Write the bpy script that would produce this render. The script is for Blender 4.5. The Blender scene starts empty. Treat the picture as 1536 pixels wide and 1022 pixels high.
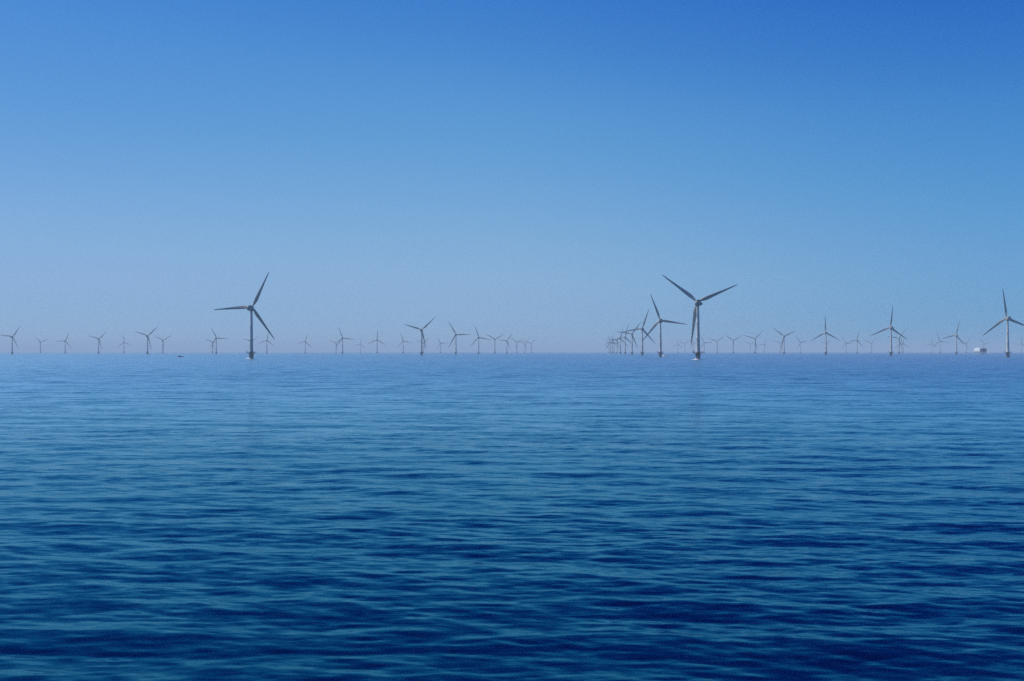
import bpy, bmesh, math, random
import numpy as np
from mathutils import Vector, Matrix

R_ = math.radians
rnd = random.Random(7)
scene = bpy.context.scene
COL = scene.collection

# ------------------------------------------------------------------ camera model
FPX = 1707.0          # focal length in pixels of the 1536 px wide photograph
CX, CY, HOR = 768.0, 511.0, 528.0
CAM_H = 9.8

cam_d = bpy.data.cameras.new('camera')
cam = bpy.data.objects.new('camera', cam_d)
COL.objects.link(cam)
cam_d.sensor_width = 36.0
cam_d.lens = 36.0 * FPX / 1536.0
cam_d.clip_start = 0.5
cam_d.clip_end = 90000
cam.location = (0, 0, CAM_H)
cam.rotation_euler = (R_(90) + math.atan((HOR - CY) / FPX), 0, 0)
scene.camera = cam

def X_at(px, Y):
    return (px - CX) / FPX * Y

# ------------------------------------------------------------------ sun and sky
SUN_AZ = R_(-78)      # clockwise from +Y (view direction); negative = left
SUN_EL = R_(56)
sd = Vector((math.sin(SUN_AZ) * math.cos(SUN_EL), math.cos(SUN_AZ) * math.cos(SUN_EL), math.sin(SUN_EL)))
sl = bpy.data.lights.new('sun', 'SUN')
sl.energy = 4.8
sl.angle = R_(0.53)
sl.color = (1.0, 0.95, 0.87)
so = bpy.data.objects.new('sun', sl)
COL.objects.link(so)
so.rotation_euler = sd.to_track_quat('Z', 'Y').to_euler()
so.location = (0, 0, 500)

w = bpy.data.worlds.new('World')
scene.world = w
w.use_nodes = True
nt = w.node_tree
nt.nodes.clear()
out = nt.nodes.new('ShaderNodeOutputWorld')
bg = nt.nodes.new('ShaderNodeBackground')
sky = nt.nodes.new('ShaderNodeTexSky')
sky.sky_type = 'NISHITA'
sky.sun_disc = False
sky.sun_elevation = SUN_EL
sky.sun_rotation = SUN_AZ
sky.altitude = 0
sky.air_density = 1.0
sky.dust_density = 0.0
sky.ozone_density = 3.0

def wn(kind, **kw):
    n = nt.nodes.new(kind)
    for k, v in kw.items(): setattr(n, k, v)
    return n
# bring the sky into display range, grade it the way the photograph was developed, and scale it back
S0 = 0.075
dn = wn('ShaderNodeVectorMath', operation='SCALE'); dn.inputs['Scale'].default_value = S0
cv = wn('ShaderNodeRGBCurve')
CURVES = (
    [(0, 0), (0.05, 0.001), (0.10, 0.006), (0.133, 0.041), (0.184, 0.108), (0.347, 0.238), (0.546, 0.268), (1, 0.50)],
    [(0, 0), (0.15, 0.074), (0.227, 0.207), (0.296, 0.323), (0.462, 0.435), (0.552, 0.445), (1, 0.62)],
    [(0, 0), (0.25, 0.42), (0.381, 0.597), (0.445, 0.658), (0.497, 0.685), (1, 1.0)],
)
for c, pts in zip(cv.mapping.curves, CURVES):
    while len(c.points) < len(pts): c.points.new(0.5, 0.5)
    for p, q in zip(c.points, pts): p.location = q
cv.mapping.extend = 'EXTRAPOLATED'
cv.mapping.update()
up = wn('ShaderNodeVectorMath', operation='SCALE'); up.inputs['Scale'].default_value = 10.0
nt.links.new(sky.outputs[0], dn.inputs[0])
nt.links.new(dn.outputs[0], cv.inputs['Color'])
# the sky is deeper away from the sun's side
tcw = wn('ShaderNodeTexCoord'); sx = wn('ShaderNodeSeparateXYZ')
nt.links.new(tcw.outputs['Generated'], sx.inputs[0])
mr = wn('ShaderNodeMapRange', interpolation_type='SMOOTHSTEP')
mr.inputs['From Min'].default_value = -0.05; mr.inputs['From Max'].default_value = 0.5
nt.links.new(sx.outputs[0], mr.inputs[0])
mx = wn('ShaderNodeMix', data_type='RGBA', blend_type='MULTIPLY')
mx.inputs[7].default_value = (0.52, 0.80, 0.94, 1)
nt.links.new(mr.outputs[0], mx.inputs[0])
nt.links.new(cv.outputs[0], mx.inputs[6])
mr2 = wn('ShaderNodeMapRange', interpolation_type='SMOOTHSTEP')
mr2.inputs['From Min'].default_value = 0.0; mr2.inputs['From Max'].default_value = -0.5
nt.links.new(sx.outputs[0], mr2.inputs[0])
mx2 = wn('ShaderNodeMix', data_type='RGBA', blend_type='MULTIPLY')
mx2.inputs[7].default_value = (0.80, 0.86, 1.0, 1)
mr3 = wn('ShaderNodeMapRange', interpolation_type='SMOOTHSTEP')
mr3.inputs['From Min'].default_value = 0.05; mr3.inputs['From Max'].default_value = 0.26
nt.links.new(sx.outputs[2], mr3.inputs[0])
mm = wn('ShaderNodeMath', operation='MULTIPLY')
nt.links.new(mr2.outputs[0], mm.inputs[0]); nt.links.new(mr3.outputs[0], mm.inputs[1])
nt.links.new(mm.outputs[0], mx2.inputs[0])
nt.links.new(mx.outputs[2], mx2.inputs[6])
nt.links.new(mx2.outputs[2], up.inputs[0])
bg.inputs[1].default_value = 0.10
nt.links.new(up.outputs[0], bg.inputs[0])
nt.links.new(bg.outputs[0], out.inputs[0])

# ------------------------------------------------------------------ materials
def principled(name, col, rough=0.5, metal=0.0, spec=None):
    m = bpy.data.materials.new(name)
    m.use_nodes = True
    b = m.node_tree.nodes['Principled BSDF']
    b.inputs['Base Color'].default_value = (*col, 1)
    b.inputs['Roughness'].default_value = rough
    b.inputs['Metallic'].default_value = metal
    if spec is not None:
        b.inputs['Specular IOR Level'].default_value = spec
    return m

def weathered(name, c1, c2, scale, rough=0.5, stretch=(1, 1, 0.25)):
    """paint with vertical streaks of dirt"""
    m = principled(name, c1, rough)
    t = m.node_tree
    b = t.nodes['Principled BSDF']
    tc = t.nodes.new('ShaderNodeTexCoord')
    mp = t.nodes.new('ShaderNodeMapping')
    mp.inputs['Scale'].default_value = stretch
    n = t.nodes.new('ShaderNodeTexNoise')
    n.inputs['Scale'].default_value = scale
    n.inputs['Detail'].default_value = 5
    r = t.nodes.new('ShaderNodeValToRGB')
    r.color_ramp.elements[0].position = 0.35
    r.color_ramp.elements[1].position = 0.7
    r.color_ramp.elements[0].color = (*c1, 1)
    r.color_ramp.elements[1].color = (*c2, 1)
    t.links.new(tc.outputs['Object'], mp.inputs[0])
    t.links.new(mp.outputs[0], n.inputs['Vector'])
    t.links.new(n.outputs[0], r.inputs[0])
    t.links.new(r.outputs[0], b.inputs['Base Color'])
    return m

M_TOWER = weathered('tower_paint', (0.55, 0.55, 0.52), (0.49, 0.49, 0.46), 0.5, 0.45)
M_BLADE = weathered('blade_paint', (0.42, 0.39, 0.33), (0.38, 0.35, 0.30), 0.4, 0.4)
M_NAC = weathered('nacelle_paint', (0.30, 0.29, 0.25), (0.25, 0.24, 0.21), 0.6, 0.45)
M_FOUND = weathered('foundation_paint', (0.26, 0.25, 0.22), (0.18, 0.17, 0.15), 0.7, 0.6)
M_TIDE = weathered('splash_zone_steel', (0.10, 0.09, 0.07), (0.05, 0.055, 0.04), 1.2, 0.8)
M_STEEL = weathered('dark_steel', (0.06, 0.06, 0.065), (0.04, 0.04, 0.042), 1.5, 0.6)
M_FOAM = principled('foam_white', (0.82, 0.85, 0.88), 0.9)
M_CLAD = weathered('white_cladding', (0.80, 0.80, 0.80), (0.74, 0.74, 0.74), 0.25, 0.5)
M_GREY = weathered('grey_paint_and_shade', (0.30, 0.31, 0.31), (0.2, 0.2, 0.2), 0.3, 0.6)  # substation grey; on walls turned from the sun it stands in for shade
M_DGLASS = principled('dark_window_glass', (0.02, 0.025, 0.03), 0.1)
M_NAVY = weathered('navy_hull_paint', (0.012, 0.03, 0.09), (0.01, 0.02, 0.06), 1.0, 0.35)
M_PALE = weathered('pale_hull_paint', (0.80, 0.74, 0.78), (0.74, 0.68, 0.72), 1.0, 0.35)
M_WHITE = weathered('white_boat_paint', (0.72, 0.73, 0.74), (0.6, 0.6, 0.6), 1.0, 0.4)

# ------------------------------------------------------------------ mesh helpers
def new_obj(name, bm, mat, parent=None, smooth=False, mats=None):
    me = bpy.data.meshes.new(name)
    bmesh.ops.recalc_face_normals(bm, faces=bm.faces)
    bm.to_mesh(me)
    bm.free()
    for mm in (mats or [mat]):
        me.materials.append(mm)
    if smooth:
        me.polygons.foreach_set('use_smooth', [True] * len(me.polygons))
        if hasattr(me, 'set_sharp_from_angle'):
            me.set_sharp_from_angle(angle=R_(38))
    o = bpy.data.objects.new(name, me)
    COL.objects.link(o)
    if parent:
        o.parent = parent
    return o

def lathe(bm, prof, n=32, axis='Z', centre=(0, 0, 0), cap=True, mat_i=0):
    c = Vector(centre)
    rings = []
    for r, h in prof:
        ring = []
        for k in range(n):
            a = 2 * math.pi * k / n
            u, v = r * math.cos(a), r * math.sin(a)
            p = Vector((u, v, h)) if axis == 'Z' else (Vector((u, h, v)) if axis == 'Y' else Vector((h, u, v)))
            ring.append(bm.verts.new(c + p))
        rings.append(ring)
    for a, b in zip(rings, rings[1:]):
        for k in range(n):
            f = bm.faces.new((a[k], a[(k + 1) % n], b[(k + 1) % n], b[k]))
            f.material_index = mat_i
    if cap:
        bm.faces.new(rings[0]).material_index = mat_i
        bm.faces.new(rings[-1]).material_index = mat_i

def box(bm, x0, x1, y0, y1, z0, z1, bev=0.0, mat_i=0):
    r = bmesh.ops.create_cube(bm, size=1)
    vs = r['verts']
    for v in vs:
        v.co = Vector(((x0 + x1) / 2 + v.co.x * (x1 - x0), (y0 + y1) / 2 + v.co.y * (y1 - y0), (z0 + z1) / 2 + v.co.z * (z1 - z0)))
    fs = set(f for v in vs for f in v.link_faces)
    for f in fs:
        f.material_index = mat_i
    if bev > 0:
        es = set(e for v in vs for e in v.link_edges)
        bmesh.ops.bevel(bm, geom=list(es), offset=bev, segments=2, affect='EDGES', profile=0.6)

def bar(bm, a, b, r, n=8):
    a, b = Vector(a), Vector(b)
    d = (b - a)
    q = d.to_track_quat('Z', 'Y')
    ra, rb = [], []
    for k in range(n):
        t = 2 * math.pi * k / n
        off = q @ Vector((r * math.cos(t), r * math.sin(t), 0))
        ra.append(bm.verts.new(a + off)); rb.append(bm.verts.new(b + off))
    for k in range(n):
        bm.faces.new((ra[k], ra[(k + 1) % n], rb[(k + 1) % n], rb[k]))
    bm.faces.new(ra); bm.faces.new(rb)

def empty(name, loc, rz=0.0):
    o = bpy.data.objects.new(name, None)
    o.empty_display_size = 5
    o.location = loc
    o.rotation_euler = (0, 0, rz)
    COL.objects.link(o)
    return o

def tag(o, label=None, cat=None, group=None, kind=None):
    if label: o['label'] = label
    if cat: o['category'] = cat
    if group: o['group'] = group
    if kind: o['kind'] = kind

def copy_tree(o, parent=None):
    c = o.copy()
    COL.objects.link(c)
    if parent: c.parent = parent
    for ch in list(o.children):
        copy_tree(ch, c)
    return c

# ------------------------------------------------------------------ the sea
def build_sea():
    a_fine = np.arange(-33.0, 33.0001, 0.06)
    a_rest = np.arange(36.0, 327.0 - 0.01, 3.0)
    ang = np.radians(np.concatenate([a_fine, a_rest]))      # clockwise from +Y
    rr = [0.0]
    rr += list(np.geomspace(4, 26, 34))
    f_h = 1138.0 * CAM_H
    y = f_h / 26.5
    while y > 1.6:
        rr.append(f_h / y)
        y -= 0.62 if y > 25 else (0.4 if y > 6 else 0.25)
    rr += [8500, 10500, 13000, 17000, 22000, 28000]
    rr = np.array(rr)
    nr, na = len(rr), len(ang)
    r2 = np.repeat(rr[1:], na)
    a2 = np.tile(ang, nr - 1)
    x = r2 * np.sin(a2); yy = r2 * np.cos(a2)
    # local grid spacing along the radius
    dr = np.gradient(rr)[1:]
    sp = np.repeat(dr, na)
    rg = np.random.RandomState(11)
    z = np.zeros_like(x)
    N = 110
    lam = np.exp(rg.uniform(math.log(0.7), math.log(11.0), N))
    for L in lam:
        th = rg.normal(0.15, 0.42)                 # travel direction about the view axis
        k = 2 * math.pi / L
        kx, ky = k * math.sin(th), k * math.cos(th)
        ph = rg.uniform(0, 2 * math.pi)
        slope = 0.0067 * (1.2 if L < 2.2 else (0.8 if L < 5 else 1.0))
        amp = slope / k
        fade = np.clip((L / 3.0 - sp) / (L / 3.0) * 1.6, 0, 1)
        t = kx * x + ky * yy + ph
        s = np.sin(t)
        z += amp * fade * (s + 0.18 * np.cos(2 * t))
    z *= np.clip(r2 / 8.0, 0.2, 1)
    verts = np.empty((len(x) + 1, 3), dtype=np.float32)
    verts[0] = (0, 0, 0)
    verts[1:, 0] = x; verts[1:, 1] = yy; verts[1:, 2] = z
    i = np.arange(nr - 2)[:, None] * na + 1
    j = np.arange(na)[None, :]
    jn = (j + 1) % na
    q = np.stack([i + j, i + na + j, i + na + jn, i + jn], axis=-1).reshape(-1, 4)
    tri = np.stack([np.zeros(na, int), 1 + np.arange(na), 1 + (np.arange(na) + 1) % na], axis=-1)
    me = bpy.data.meshes.new('sea')
    me.vertices.add(len(verts))
    me.vertices.foreach_set('co', verts.ravel())
    loops = np.concatenate([q.ravel(), tri.ravel()]).astype(np.int32)
    me.loops.add(len(loops))
    me.loops.foreach_set('vertex_index', loops)
    starts = np.concatenate([np.arange(len(q)) * 4, len(q) * 4 + np.arange(len(tri)) * 3]).astype(np.int32)
    me.polygons.add(len(starts))
    me.polygons.foreach_set('loop_start', starts)
    me.polygons.foreach_set('use_smooth', np.ones(len(starts), dtype=bool))
    me.update(calc_edges=True)
    me.validate()
    # faces must look up
    if me.polygons[0].normal.z < 0:
        me.flip_normals()
    m = bpy.data.materials.new('sea_water')
    m.use_nodes = True
    t = m.node_tree
    b = t.nodes['Principled BSDF']
    b.inputs['Base Color'].default_value = (0.0, 0.006, 0.045, 1)
    b.inputs['Roughness'].default_value = 0.06
    b.inputs['IOR'].default_value = 1.333
    tc = t.nodes.new('ShaderNodeTexCoord')
    def noise(scale, sx, sy, detail, rough, rot=0.0, dist=0.0):
        mp = t.nodes.new('ShaderNodeMapping')
        mp.inputs['Rotation'].default_value = (0, 0, rot)
        mp.inputs['Scale'].default_value = (sx, sy, 1)
        n = t.nodes.new('ShaderNodeTexNoise')
        n.inputs['Scale'].default_value = scale
        n.inputs['Detail'].default_value = detail
        n.inputs['Roughness'].default_value = rough
        n.inputs['Distortion'].default_value = dist
        t.links.new(tc.outputs['Object'], mp.inputs[0])
        t.links.new(mp.outputs[0], n.inputs['Vector'])
        return n.outputs['Color']
    def math_(op, a, b_=None, c=None):
        n = t.nodes.new('ShaderNodeMath'); n.operation = op
        for k, v in enumerate((a, b_, c)):
            if v is None: continue
            if isinstance(v, (int, float)): n.inputs[k].default_value = v
            else: t.links.new(v, n.inputs[k])
        return n.outputs[0]
    chop = noise(1.5, 0.40, 1.25, 5.0, 0.62, R_(-8), 0.25)
    swell = noise(0.20, 0.40, 1.1, 3.0, 0.5, R_(10), 0.2)
    # wind streaks: where the surface is more or less ruffled
    gust = noise(0.030, 0.30, 1.0, 4.0, 0.60, R_(5))
    gust2 = noise(0.0016, 0.3, 1.0, 2.0, 0.5, R_(-4))
    sepx = t.nodes.new('ShaderNodeSeparateXYZ'); t.links.new(gust, sepx.inputs[0])
    sepy = t.nodes.new('ShaderNodeSeparateXYZ'); t.links.new(gust2, sepy.inputs[0])
    g = math_('ADD', math_('MULTIPLY', sepx.outputs[0], 0.6), math_('MULTIPLY', sepy.outputs[0], 0.6))
    mr = t.nodes.new('ShaderNodeMapRange')
    mr.inputs['From Min'].default_value = 0.42
    mr.inputs['From Max'].default_value = 0.78
    mr.inputs['To Min'].default_value = 0.45
    mr.inputs['To Max'].default_value = 1.6
    t.links.new(g, mr.inputs[0])
    def vm(op, a, b_):
        n = t.nodes.new('ShaderNodeVectorMath'); n.operation = op
        for k, v in enumerate((a, b_)):
            if isinstance(v, tuple): n.inputs[k].default_value = v
            elif v is not None: t.links.new(v, n.inputs[k])
        return n
    # facet slopes of the wind ripples, wider across the line of the crests
    c0 = vm('SUBTRACT', chop, (0.5, 0.5, 0.5)).outputs[0]
    c1 = vm('MULTIPLY', c0, (0.6, 1.0, 0.0)).outputs[0]
    sc = t.nodes.new('ShaderNodeVectorMath'); sc.operation = 'SCALE'
    t.links.new(c1, sc.inputs[0])
    t.links.new(math_('MULTIPLY', mr.outputs[0], 0.50), sc.inputs['Scale'])
    s0 = vm('SUBTRACT', swell, (0.5, 0.5, 0.5)).outputs[0]
    s_ = vm('MULTIPLY', s0, (0.5, 0.6, 0.0)).outputs[0]
    # the mesh carries the long waves near the viewpoint; beyond it this takes over
    ln = t.nodes.new('ShaderNodeVectorMath'); ln.operation = 'LENGTH'
    t.links.new(tc.outputs['Object'], ln.inputs[0])
    far = t.nodes.new('ShaderNodeMapRange')
    far.inputs['From Min'].default_value = 60
    far.inputs['From Max'].default_value = 450
    far.inputs['To Min'].default_value = 0.15
    t.links.new(ln.outputs['Value'], far.inputs[0])
    s2 = t.nodes.new('ShaderNodeVectorMath'); s2.operation = 'SCALE'
    t.links.new(s_, s2.inputs[0]); t.links.new(far.outputs[0], s2.inputs['Scale'])
    s1 = s2.outputs[0]
    geo = t.nodes.new('ShaderNodeNewGeometry')
    nn = vm('ADD', vm('ADD', geo.outputs['Normal'], sc.outputs[0]).outputs[0], s1)
    nz = vm('NORMALIZE', nn.outputs[0], None)
    t.nodes.remove(b)
    dif = t.nodes.new('ShaderNodeBsdfDiffuse'); dif.inputs['Color'].default_value = (0.0, 0.002, 0.022, 1)
    glo = t.nodes.new('ShaderNodeBsdfGlossy'); glo.inputs['Color'].default_value = (0.30, 0.90, 1.0, 1)
    # ripples too small to resolve far out act as roughness
    lg = math_('LOGARITHM', ln.outputs['Value'], 10.0)
    ro = t.nodes.new('ShaderNodeMapRange')
    ro.inputs['From Min'].default_value = 1.7
    ro.inputs['From Max'].default_value = 3.0
    ro.inputs['To Min'].default_value = 0.07
    ro.inputs['To Max'].default_value = 0.31
    t.links.new(lg, ro.inputs[0])
    t.links.new(ro.outputs[0], glo.inputs['Roughness'])
    fr = t.nodes.new('ShaderNodeFresnel'); fr.inputs['IOR'].default_value = 1.235
    mixs = t.nodes.new('ShaderNodeMixShader')
    t.links.new(nz.outputs[0], glo.inputs['Normal']); t.links.new(nz.outputs[0], fr.inputs['Normal'])
    t.links.new(fr.outputs[0], mixs.inputs[0])
    # reflection is tinted when seen steeply and turns neutral towards grazing (Schlick, tinted F0)
    tf = t.nodes.new('ShaderNodeMapRange')
    tf.inputs['From Min'].default_value = 0.14
    tf.inputs['From Max'].default_value = 0.76
    t.links.new(fr.outputs[0], tf.inputs[0])
    tm = t.nodes.new('ShaderNodeMix'); tm.data_type = 'RGBA'
    tm.inputs[6].default_value = (0.05, 0.82, 1.0, 1)
    tm.inputs[7].default_value = (0.62, 0.95, 1.0, 1)
    t.links.new(tf.outputs[0], tm.inputs[0])
    t.links.new(tm.outputs[2], glo.inputs['Color'])
    t.links.new(dif.outputs[0], mixs.inputs[1]); t.links.new(glo.outputs[0], mixs.inputs[2])
    t.links.new(mixs.outputs[0], t.nodes['Material Output'].inputs['Surface'])
    me.materials.append(m)
    o = bpy.data.objects.new('sea', me)
    COL.objects.link(o)
    tag(o, kind='structure')
    return o
build_sea()

# ------------------------------------------------------------------ haze
def build_haze():
    bm = bmesh.new()
    box(bm, -30000, 30000, -30000, 30000, -1.5, 140)
    m = bpy.data.materials.new('haze_air')
    m.use_nodes = True
    t = m.node_tree
    t.nodes.clear()
    o_ = t.nodes.new('ShaderNodeOutputMaterial')
    v = t.nodes.new('ShaderNodeVolumePrincipled')
    v.inputs['Color'].default_value = (0.64, 0.84, 1.0, 1)
    v.inputs['Density'].default_value = 0.000085
    v.inputs['Anisotropy'].default_value = 0.0
    t.links.new(v.outputs[0], o_.inputs['Volume'])
    o = new_obj('haze', bm, m)
    tag(o, kind='stuff')
build_haze()

# ------------------------------------------------------------------ wind turbine
HUBZ = 71.4
DECK = 8.9
BL = 52.0     # blade tip radius from the rotor axis
TILT = R_(4)

def blade_mesh():
    """Lofted aerofoil blade pointing +Z from the hub centre; rotor plane is XZ, downwind side +Y"""
    st = [  # radius, chord, thickness ratio, twist deg, offset of the chord centre
        (0.8, 2.1, 1.0, 0, 0.0), (2.6, 2.1, 1.0, 0, 0.0), (4.5, 2.35, 0.80, 16, 0.15), (7.0, 3.1, 0.50, 15, 0.35),
        (10.0, 3.85, 0.34, 13, 0.55), (13.0, 3.9, 0.27, 11, 0.55), (18.0, 3.45, 0.23, 8.5, 0.45), (24.0, 2.9, 0.20, 6, 0.35),
        (30.0, 2.4, 0.18, 4, 0.28), (36.0, 1.95, 0.17, 2.5, 0.2), (42.0, 1.55, 0.16, 1.2, 0.15), (47.0, 1.15, 0.15, 0.4, 0.1),
        (50.5, 0.95, 0.14, 0, 0.05), (51.7, 0.6, 0.14, 0, 0.02), (52.0, 0.15, 0.14, 0, 0.0)]
    bm = bmesh.new()
    n = 20
    rings = []
    for r, c, tk, tw, off in st:
        ring = []
        if 4 < r < 50: c *= 1.22
        pre = 0.9 * (r / BL) ** 2
        if r > 4: r *= 1.035
        for k in range(n):
            a = 2 * math.pi * k / n
            u = math.cos(a) * 0.5
            if tk >= 0.99:
                v = math.sin(a) * 0.5
            else:
                xx = u + 0.5
                v = math.sin(a) * tk * 0.5 * (1.25 - 0.85 * xx) if tk < 0.6 else math.sin(a) * tk * 0.5
            p = Vector((u * c + off, v * c, 0))
            tw_ = R_(tw)
            p = Vector((p.x * math.cos(tw_) - p.y * math.sin(tw_), p.x * math.sin(tw_) + p.y * math.cos(tw_), 0))
            ring.append(bm.verts.new((p.x, p.y + pre, r)))
        rings.append(ring)
    for a, b in zip(rings, rings[1:]):
        for k in range(n):
            bm.faces.new((a[k], a[(k + 1) % n], b[(k + 1) % n], b[k]))
    bm.faces.new(rings[0]); bm.faces.new(rings[-1])
    return bm

OVER = 5.2   # rotor centre in front of the tower axis (+Y = away from the viewer)

def make_turbine():
    t = empty('wind_turbine', (0, 0, 0))
    # foundation: transition piece with a darker splash zone
    bm = bmesh.new()
    lathe(bm, [(2.78, -3), (2.78, 0.9)], 40, mat_i=1, cap=False)
    lathe(bm, [(2.80, 0.9), (2.80, 8.2), (2.95, 8.35), (2.95, DECK - 0.25)], 40, mat_i=0, cap=True)
    f = new_obj('foundation', bm, None, t, smooth=True, mats=[M_FOUND, M_TIDE])
    bm = bmesh.new()   # boat landing and ladder
    for x in (-0.75, 0.75):
        bar(bm, (x, -3.7, -1.5), (x, -3.7, DECK - 0.3), 0.16)
        for z in (1.6, 5.0, 8.0):
            bar(bm, (x, -2.6, z), (x, -3.7, z), 0.10)
    for i in range(22):
        bar(bm, (-0.3, -3.35, 0.2 + i * 0.38), (0.3, -3.35, 0.2 + i * 0.38), 0.03, 5)
    for x in (-0.3, 0.3):
        bar(bm, (x, -3.35, -0.5), (x, -3.35, DECK - 0.3), 0.05, 6)
    bl = new_obj('boat_landing', bm, M_FOUND, t)
    bl.rotation_euler = (0, 0, R_(150))
    # platform
    bm = bmesh.new()
    lathe(bm, [(2.2, DECK - 0.25), (6.8, DECK - 0.25), (6.8, DECK + 0.2), (2.2, DECK + 0.2)], 28)
    p = new_obj('platform', bm, M_STEEL, t)
    bm = bmesh.new()
    n = 28
    for k in range(n):
        a0, a1 = 2 * math.pi * k / n, 2 * math.pi * (k + 1) / n
        p0 = Vector((6.65 * math.cos(a0), 6.65 * math.sin(a0), 0)); p1 = Vector((6.65 * math.cos(a1), 6.65 * math.sin(a1), 0))
        bar(bm, p0 + Vector((0, 0, DECK + 0.2)), p0 + Vector((0, 0, DECK + 1.3)), 0.05, 6)
        for z in (0.55, 0.9, 1.3):
            bar(bm, p0 + Vector((0, 0, DECK + z)), p1 + Vector((0, 0, DECK + z)), 0.04, 6)
    new_obj('railing', bm, M_STEEL, p)
    for k in range(6):
        a = R_(30 + 60 * k)
        bm = bmesh.new()
        c, s = math.cos(a), math.sin(a)
        bar(bm, (2.75 * c, 2.75 * s, DECK - 3.2), (6.0 * c, 6.0 * s, DECK - 0.35), 0.17)
        new_obj('brace', bm, M_STEEL, p)
    bm = bmesh.new()   # davit crane at the platform edge
    lathe(bm, [(0.22, DECK + 0.2), (0.18, DECK + 2.6)], 10, centre=(-5.6, -1.8, 0))
    bar(bm, (-5.6, -1.8, DECK + 2.5), (-7.4, -2.9, DECK + 3.1), 0.12)
    new_obj('davit_crane', bm, M_STEEL, p)
    # tower, three flanged sections
    bm = bmesh.new()
    z0, z1 = DECK + 0.2, HUBZ - 5.4
    def rad(z): return 2.65 + (1.62 - 2.65) * (z - z0) / (z1 - z0)
    prof = []
    for a, b in ((0, 0.31), (0.31, 0.64), (0.64, 1)):
        za, zb = z0 + (z1 - z0) * a, z0 + (z1 - z0) * b
        prof += [(rad(za) + 0.012, za), (rad(za) + 0.012, za + 0.25), (rad(za), za + 0.3), (rad(zb), zb - 0.3), (rad(zb) + 0.012, zb - 0.25)]
    lathe(bm, prof, 48)
    tw = new_obj('tower', bm, M_TOWER, t, smooth=True)
    bm = bmesh.new()
    box(bm, -0.55, 0.55, -2.72, -2.5, DECK + 0.5, DECK + 2.8, 0.06)
    d = new_obj('door', bm, M_STEEL, tw)
    d.rotation_euler = (0, 0, R_(40))
    # nacelle
    bm = bmesh.new()
    zc = HUBZ
    box(bm, -2.45, 2.45, -8.2, 3.1, zc - 5.4, zc + 1.75, 0.22)
    na = new_obj('nacelle', bm, M_NAC, t)
    for s in (-1, 1):
        bm = bmesh.new()
        lathe(bm, [(1.5, -8.0), (1.75, -7.7), (1.75, -4.4), (1.5, -4.1)], 24, axis='Y', centre=(s * 2.9, 0, zc - 3.3))
        new_obj('cooler', bm, M_NAC, na, smooth=True)
    bm = bmesh.new()
    lathe(bm, [(1.9, z1 - 0.5), (1.9, zc - 5.2)], 32)
    new_obj('yaw_ring', bm, M_STEEL, na, smooth=True)
    bm = bmesh.new()
    bar(bm, (0.8, -7.4, zc + 1.6), (0.8, -7.4, zc + 3.3), 0.06, 6)
    bar(bm, (0.4, -7.4, zc + 3.2), (1.2, -7.4, zc + 3.2), 0.05, 6)
    new_obj('weather_mast', bm, M_STEEL, na)
    # rotor hub with spinner
    bm = bmesh.new()
    lathe(bm, [(1.7, -2.3), (2.0, -1.6), (2.15, 0), (1.95, 1.3), (1.3, 2.4), (0.5, 2.95), (0.05, 3.05)], 32, axis='Y')
    hb = new_obj('rotor_hub', bm, M_NAC, t, smooth=True)
    hb.location = (0, OVER, HUBZ)
    hb.rotation_euler = (TILT, 0, 0)
    me = None
    for k in range(3):
        if me is None:
            b = new_obj('blade', blade_mesh(), M_BLADE, t, smooth=True)
            me = b.data
        else:
            b = bpy.data.objects.new('blade', me)
            COL.objects.link(b); b.parent = t
        b.location = (0, OVER, HUBZ)
    return t

def pose(t, phase):
    bl = [c for c in t.children if c.name.startswith('blade')]
    for k, b in enumerate(bl):
        M = Matrix.Rotation(TILT, 4, 'X') @ Matrix.Rotation(R_(phase + 120 * k), 4, 'Y')
        b.rotation_euler = M.to_euler()

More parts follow.
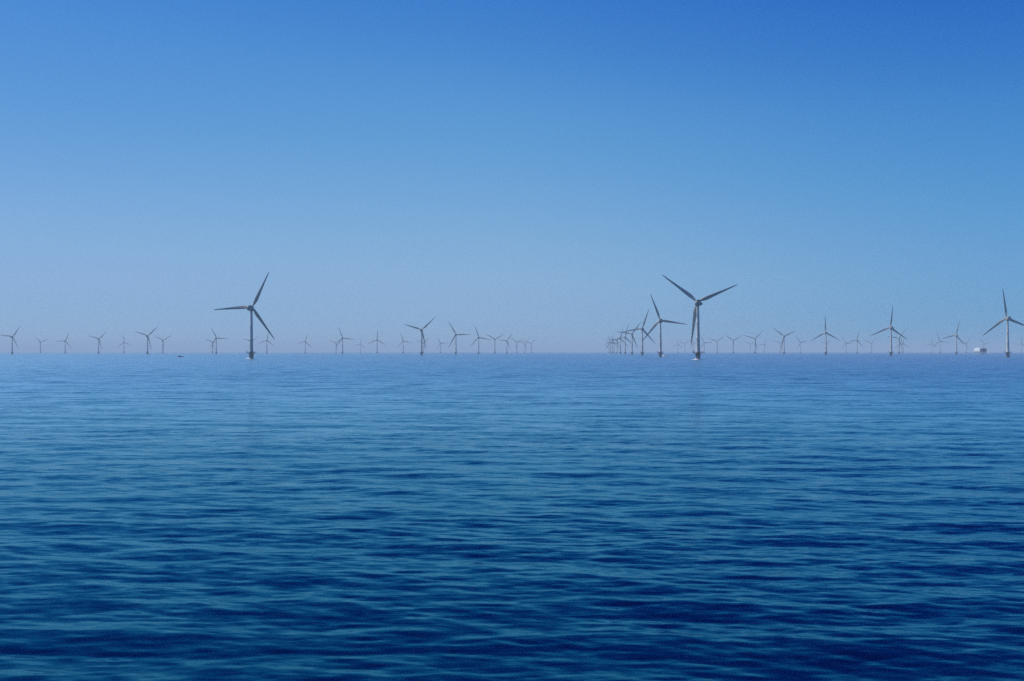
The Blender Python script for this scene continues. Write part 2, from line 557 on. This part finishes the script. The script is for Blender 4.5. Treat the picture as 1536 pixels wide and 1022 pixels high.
# x of the tower, y of the rotor hub, blade angle (clockwise from straight up), and a label that singles it out
T = [
 (18.2, 505.6, 36, 'mid-sized grey turbine at the far left edge, one blade pointing level left'),
 (60.7, 513.9, 69, 'faint small turbine second from the left edge, upper blades in a wide Y'),
 (97.7, 511.9, 24, 'small turbine third from the left edge, one blade steeply up to the right'),
 (147.9, 509.1, 46, 'small turbine fourth from the left edge, third blade hanging beside its tower'),
 (185.9, 514.2, 113, 'faint small turbine fifth from the left edge, one blade straight up'),
 (221.2, 504.4, 47, 'mid-sized turbine nearest the dark blue boat on its left side'),
 (244.2, 511.4, 58, 'small Y-shaped turbine between the mid-sized one and the dark blue boat'),
 (318.5, 513.5, 48, 'faint small turbine crossed by the blades of the neighbour just right of it'),
 (324.3, 508.0, 93, 'small turbine left of the big left one, one blade level to the right'),
 (376.9, 463.5, 26, 'big dark grey turbine on the left with white foam at its foot'),
 (376.6, 513.3, 52, 'faint turbine hidden behind the tower of the big left turbine'),
 (400.3, 511.4, 9, 'small turbine just right of the big left one, under its lowest blade tip'),
 (457.7, 513.0, 15, 'faint small turbine alone midway right of the big left one'),
 (504.0, 515.2, 50, 'very faint turbine crossed by the lower blade of the larger one beside it'),
 (513.7, 507.7, 98, 'small turbine with dark platform, a very faint one close on its left'),
 (540.6, 517.0, 11, 'very faint tiny turbine between two small ones left of the middle group'),
 (565.5, 510.3, 4, 'small turbine left of the middle group, one blade exactly upright'),
 (604.8, 512.5, 102, 'small faint turbine just left of the tallest turbine in the middle'),
 (632.4, 495.5, 47, 'tallest turbine near the middle, wide upper blades and one hanging by its tower'),
 (635.4, 514.8, 47, 'very faint turbine hidden behind the tallest turbine near the middle'),
 (660.8, 515.6, 90, 'very faint turbine between the tallest middle turbine and the next one right'),
 (683.8, 502.6, 90, 'mid-sized turbine right of the tallest middle one, one blade level to the right'),
 (717.9, 506.8, 102, 'small turbine third of the clear ones in the middle, lower blade to the left'),
 (742.2, 509.7, 60, 'small Y-shaped turbine in the middle row, wide raised blades'),
 (760.3, 512.0, 36, 'small turbine right of the Y-shaped one in the middle row'),
 (775.4, 514.2, 66, 'very faint turbine third from the right end of the middle row'),
 (787.3, 515.4, 42, 'very faint turbine second from the right end of the middle row'),
 (796.5, 516.0, 51, 'last very faint turbine at the right end of the middle row'),
 (990.6, 480.6, 99.5, 'large turbine second in the receding row, pale boat at its foot'),
 (963.5, 493.3, 19, 'third and clearly smaller turbine of the receding row'),
 (948.0, 501.5, 37.5, 'fourth turbine of the receding row, a blade hanging down right'),
 (937.7, 506.2, 15, 'fifth turbine of the receding row, a blade nearly upright'),
 (930.6, 508.4, 15, 'sixth turbine of the receding row, slim and pale'),
 (925.4, 511.6, 40, 'seventh turbine of the receding row, faint with a level blade'),
 (921.3, 514.8, 88, 'faint turbine in the tangle of the receding row, lone level blade to the right'),
 (918.6, 513.4, 11, 'faint turbine in the tangle of the receding row, a blade nearly upright'),
 (915.6, 514.4, 99, 'second farthest turbine of the receding row, very faint, blade up to the left'),
 (913.6, 516.6, 82, 'farthest and faintest turbine at the left end of the receding row'),
 (1016.7, 517.6, 1, 'very faint turbine with an upright blade left of the biggest one'),
 (1027.3, 516.6, 56, 'very faint Y-shaped turbine just left of the biggest one'),
 (1040.6, 516.2, 96, 'faint turbine behind the hanging blade of the biggest one'),
 (1046.8, 454.2, 67.2, 'biggest turbine, two blades raised in a wide V, white foam at its foot'),
 (1056.4, 514.7, 90, 'small faint turbine close on the right side of the biggest one'),
 (1075.5, 513.1, 53, 'second small turbine right of the biggest one, blades in a Y'),
 (1100.1, 511.4, 62, 'third small turbine right of the biggest one, blades in a broad even Y'),
 (1125.3, 517.6, 60, 'very faint turbine just left of the fourth clear one past the biggest'),
 (1132.4, 508.8, 47, 'fourth clear turbine right of the biggest one, third blade hanging by its tower'),
 (1146.3, 517.2, 25, 'very faint turbine in the gap before the mid-sized Y-shaped one'),
 (1170.6, 515.2, 46, 'faint small turbine close on the left side of the mid-sized Y-shaped one'),
 (1176.0, 505.0, 67, 'mid-sized Y-shaped turbine right of the biggest one, a faint one at its left'),
 (1200.9, 514.2, 81, 'small pale turbine between the mid-sized Y-shaped one and the tall upright one'),
 (1238.8, 499.4, 118.5, 'mid-sized turbine with one blade straight up and two sloping down evenly'),
 (1239.6, 516.8, 51, 'very faint turbine hidden behind the tower of the evenly posed one'),
 (1269.0, 515.9, 90, 'faint turbine right of the evenly posed one, one blade level right'),
 (1280.9, 511.1, 16, 'small turbine between two faint ones, left of the large one by the right'),
 (1307.2, 515.3, 49, 'faint Y-shaped turbine just left of the large one near the right'),
 (1336.6, 491.6, 5.8, 'large turbine near the right, one blade upright, smaller turbine close behind it'),
 (1348.4, 508.2, 39, 'small turbine partly hidden by the right blade of the large one'),
 (1352.9, 515.6, 118, 'very faint tower left of a twin, right of the small half-hidden turbine'),
 (1354.8, 516.2, 5, 'very faint tower right of its twin, beside the small half-hidden turbine'),
 (1397.8, 516.4, 2, 'very faint turbine with an upright blade, alone in the wide gap near the right'),
 (1410.0, 512.2, 102, 'small turbine left of the mid-sized one that stands before the white substation'),
 (1434.5, 503.6, 15, 'mid-sized turbine left of the substation, one blade up, one level left'),
 (1449.3, 515.6, 37, 'faint turbine just left of the white substation'),
 (1476.9, 516.4, 79, 'faint turbine rising right behind the shade-grey half of the substation'),
 (1511.6, 477.4, 112, 'large turbine at the right edge of the photo, right of the substation'),
 (1532.0, 516.2, 4, 'very faint turbine at the extreme right edge, one blade upright'),
]
# fix: true x for the small one between two faint ones
T = [(1285.5, 510.9, 16, l) if x == 1280.9 else (x, y, p, l) for (x, y, p, l) in T]

proto = make_turbine()
GROUP = 'wind turbines standing in the open sea'
TURB = []
for i, (x, y, ph, lab) in enumerate(T):
    t = proto if i == 0 else None
    TURB.append((x, y, ph, lab))
protos = [proto] + [copy_tree(proto) for _ in T[1:]]
for t, (x, y, ph, lab) in zip(protos, TURB):
    Y = FPX * (HUBZ - CAM_H) / (HOR + 0.3 - (y - 0.4))
    if abs(x - 1046.8) < 0.01: Y = 1387
    if abs(x - 376.9) < 0.01: Y = 1559
    t.location = (X_at(x, Y), Y, 0)
    tag(t, lab, 'wind turbine', GROUP)
    pose(t, ph)

# ------------------------------------------------------------------ foam at the turbine feet
def foam(label, base, n, lean, seed, scale=1.0):
    """lumps of white water: a broken ring on the surface and a low burst of spray on one side"""
    rg = random.Random(seed)
    bm = bmesh.new()
    for _ in range(n):
        if rg.random() < 0.5:
            a = rg.uniform(0, 2 * math.pi); r = 2.9 + abs(rg.gauss(0, 1.2)) * scale
            p = Vector((r * math.cos(a), r * math.sin(a), rg.uniform(0.0, 0.25)))
            s = rg.uniform(0.12, 0.42)
            sz = s * 0.4
        else:
            a = math.pi + rg.gauss(lean, 0.55)
            r = 2.9 + abs(rg.gauss(0, 1.1)) * scale
            h = abs(rg.gauss(0, 0.8)) * scale
            p = Vector((r * math.cos(a), r * math.sin(a), h * math.exp(-(r - 2.9) * 0.35)))
            s = rg.uniform(0.06, 0.24) / (1 + 0.4 * h)
            sz = s
        m = Matrix.Translation(p) @ Matrix.Rotation(rg.uniform(0, 6.3), 4, 'Z') @ Matrix.Diagonal((s * rg.uniform(.8, 1.8), s, sz, 1))
        bmesh.ops.create_icosphere(bm, subdivisions=1, radius=1, matrix=m)
    o = new_obj('sea_foam', bm, M_FOAM)
    o.location = base
    tag(o, label, 'foam', None, 'stuff')
foam('white foam and spray at the foot of the big left turbine', (X_at(376.9, 1559), 1559, 0), 2600, 0.35, 3, 1.9)
foam('white foam and spray at the foot of the biggest turbine', (X_at(1046.8, 1387), 1387, 0), 2200, 0.9, 4, 1.6)

# ------------------------------------------------------------------ boats
def hull(bm, L, B, D, sheer, mat_i=0):
    st = []
    n = 13
    for i in range(n):
        u = i / (n - 1)                       # stern 0, bow 1
        half = B / 2 * (0.86 + 0.14 * min(u * 3, 1)) * (1 - max(0, (u - 0.5) / 0.5) ** 2.2)
        half = max(half, 0.03)
        top = D + sheer * (max(0, u - 0.35) / 0.65) ** 2
        x = -L / 2 + L * u
        keel = -0.5 + 0.45 * max(0, (u - 0.75) / 0.25) ** 2
        rake = 0.0
        st.append([bm.verts.new((x, -half, top)), bm.verts.new((x - 0.0, -half * 0.85, 0.15)), bm.verts.new((x - rake, 0, keel)),
                   bm.verts.new((x, half * 0.85, 0.15)), bm.verts.new((x, half, top))])
    for a, b in zip(st, st[1:]):
        for k in range(4):
            bm.faces.new((a[k], a[k + 1], b[k + 1], b[k])).material_index = mat_i
        bm.faces.new((a[4], a[0], b[0], b[4])).material_index = mat_i
    bm.faces.new(st[0])
    bm.faces.new(st[-1])

Yb = 2130
b = empty('motor_boat', (X_at(271, Yb), Yb, 0), R_(186))
tag(b, 'small dark blue boat with a pale cabin left of the big left turbine', 'boat', 'boats on the water')
bm = bmesh.new(); hull(bm, 10.0, 3.0, 1.25, 0.75)
hl = new_obj('hull', bm, M_NAVY, b)
bm = bmesh.new()
for s in (-1, 1):
    bar(bm, (-4.8, s * 1.32, 1.33), (1.0, s * 1.48, 1.40), 0.07)
new_obj('rubbing_rail', bm, M_STEEL, hl)
bm = bmesh.new(); box(bm, -0.2, 2.6, -1.0, 1.0, 1.1, 3.0, 0.12); box(bm, -0.45, 2.75, -1.1, 1.1, 2.95, 3.12, 0.04)
cb = new_obj('cabin', bm, M_WHITE, b)
for s in (-1, 1):
    bm = bmesh.new(); box(bm, 0.2, 2.2, s * 1.0 - 0.02, s * 1.0 + 0.02, 2.1, 2.75)
    new_obj('window', bm, M_DGLASS, cb)
bm = bmesh.new(); bar(bm, (0.2, 0, 3.1), (0.2, 0, 4.6), 0.05); bar(bm, (0.2, -0.4, 4.1), (0.2, 0.4, 4.1), 0.04)
new_obj('mast', bm, M_STEEL, b)
bm = bmesh.new(); box(bm, -4.9, -4.1, -0.5, 0.5, 0.9, 2.1, 0.12)
new_obj('engine_cover', bm, M_NAVY, b)

Yb = 2440
b = empty('work_boat', (X_at(998, Yb), Yb, 0), R_(142))
tag(b, 'small pale boat with a dark stern beside the foot of a large turbine', 'boat', 'boats on the water')
bm = bmesh.new(); hull(bm, 14.5, 4.2, 2.0, 0.9)
hl = new_obj('hull', bm, M_PALE, b)
bm = bmesh.new(); box(bm, 0.6, 4.2, -1.3, 1.3, 1.3, 3.5, 0.15); box(bm, 0.3, 4.4, -1.4, 1.4, 3.45, 3.65, 0.04)
cb = new_obj('cabin', bm, M_WHITE, b)
for s in (-1, 1):
    bm = bmesh.new(); box(bm, 1.0, 3.8, s * 1.3 - 0.02, s * 1.3 + 0.02, 2.5, 3.2)
    new_obj('window', bm, M_DGLASS, cb)
bm = bmesh.new(); box(bm, -6.2, -4.6, -1.5, 1.5, 1.2, 3.0, 0.15); bar(bm, (-4.8, -1.2, 1.3), (-4.8, -1.2, 4.2), 0.1); bar(bm, (-4.8, 1.2, 1.3), (-4.8, 1.2, 4.2), 0.1); bar(bm, (-4.8, -1.2, 4.2), (-4.8, 1.2, 4.2), 0.1)
new_obj('stern_gantry', bm, M_STEEL, b)
bm = bmesh.new(); bar(bm, (1.6, 0, 3.6), (1.6, 0, 5.6), 0.06); bar(bm, (1.6, -0.5, 5.0), (1.6, 0.5, 5.0), 0.04)
new_obj('mast', bm, M_STEEL, b)

# ------------------------------------------------------------------ transformer substation
Ys = 4300
sub = empty('offshore_substation', (X_at(1470.6, Ys), Ys, 0), R_(20))
tag(sub, 'white and shade-grey offshore substation on legs beside the large turbine at the right edge', 'substation')
A = 16.0   # half side; local -X face looks towards the sun side, local -Y face is in shade
bm = bmesh.new(); box(bm, -A - 0.6, A + 0.6, -A - 0.6, A + 0.6, 9.4, 10.3, 0.1)
dk = new_obj('deck', bm, M_GREY, sub)
bm = bmesh.new()
cs = [(-A, -A), (A, -A), (A, A), (-A, A)]
for (x0, y0), (x1, y1) in zip(cs, cs[1:] + cs[:1]):
    for z in (10.9, 11.4):
        bar(bm, (x0 * 1.035, y0 * 1.035, z), (x1 * 1.035, y1 * 1.035, z), 0.06, 6)
new_obj('railing', bm, M_STEEL, dk)
# white clad module: the sun-side half
bm = bmesh.new()
box(bm, -A, -A + 14, -A + 0.5, A, 10.9, 22.8, 0.25)
for k in range(15):
    y = -A + 1.6 + k * 2.1
    box(bm, -A - 0.14, -A + 0.1, y, y + 0.18, 11.2, 22.5)
new_obj('clad_module', bm, M_CLAD, sub, smooth=True)
# equipment bays, the darkness of the shaded side put into their grey
bm = bmesh.new()
for k, (h, inset) in enumerate(((22.4, 0), (23.6, 0.8), (22.0, 0.3), (23.0, 1.0))):
    x0 = -A + 14.4 + k * 4.45
    box(bm, x0, x0 + 3.9, -A + 0.5 + inset, A - 0.5, 10.6, h, 0.15)
    for j in range(3):
        box(bm, x0 + 0.4 + j * 1.2, x0 + 0.9 + j * 1.2, -A + 0.1 + inset, -A + 0.6 + inset, 11.4, h - 0.8)
new_obj('equipment_bay', bm, M_GREY, sub)
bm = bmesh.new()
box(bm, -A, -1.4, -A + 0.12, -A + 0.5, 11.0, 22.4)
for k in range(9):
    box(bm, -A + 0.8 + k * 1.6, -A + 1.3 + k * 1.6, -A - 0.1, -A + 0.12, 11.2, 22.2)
new_obj('louvre_wall', bm, M_GREY, sub)  # this face's shade is put into its grey colour
bm = bmesh.new()
box(bm, -A + 2, -A + 9, -6, 8, 22.8, 24.4, 0.15)
box(bm, 1, 7, -12, -6, 23.6, 25.4, 0.15)
new_obj('roof_unit', bm, M_CLAD, sub)
bm = bmesh.new()
lathe(bm, [(0.5, 22.6), (0.4, 26.5)], 12, centre=(9, -10, 0)); bar(bm, (9, -10, 26.2), (1, -13, 27.5), 0.25)
new_obj('crane', bm, M_STEEL, sub)
for i, (x, y) in enumerate([(-13, -13), (0, -13), (13, -13), (-13, 13), (13, 13), (-13, 0), (13, 0)]):
    bm = bmesh.new(); lathe(bm, [(1.3, -3), (1.3, 9.5)], 20, centre=(x, y, 0))
    new_obj('leg', bm, M_CLAD if x < -12 else M_GREY, sub, smooth=True)  # sun-side legs in white: sunlight put into the colour
for (p0, p1) in (((-13, -13), (0, -13)), ((0, -13), (13, -13)), ((-13, -13), (-13, 0)), ((-13, 0), (-13, 13))):
    bm = bmesh.new()
    bar(bm, (*p0, 1.5), (*p1, 8.8), 0.35); bar(bm, (*p0, 8.8), (*p1, 1.5), 0.35)
    new_obj('brace', bm, M_GREY, sub)

# ------------------------------------------------------------------ render settings
scene.render.engine = 'CYCLES'
scene.view_settings.view_transform = 'Standard'
scene.view_settings.look = 'None'
scene.view_settings.exposure = 0.0
scene.view_settings.gamma = 1.0
scene.view_settings.use_curve_mapping = False
scene.cycles.use_denoising = False
scene.cycles.volume_bounces = 0
scene.cycles.max_bounces = 6
scene.render.film_transparent = False
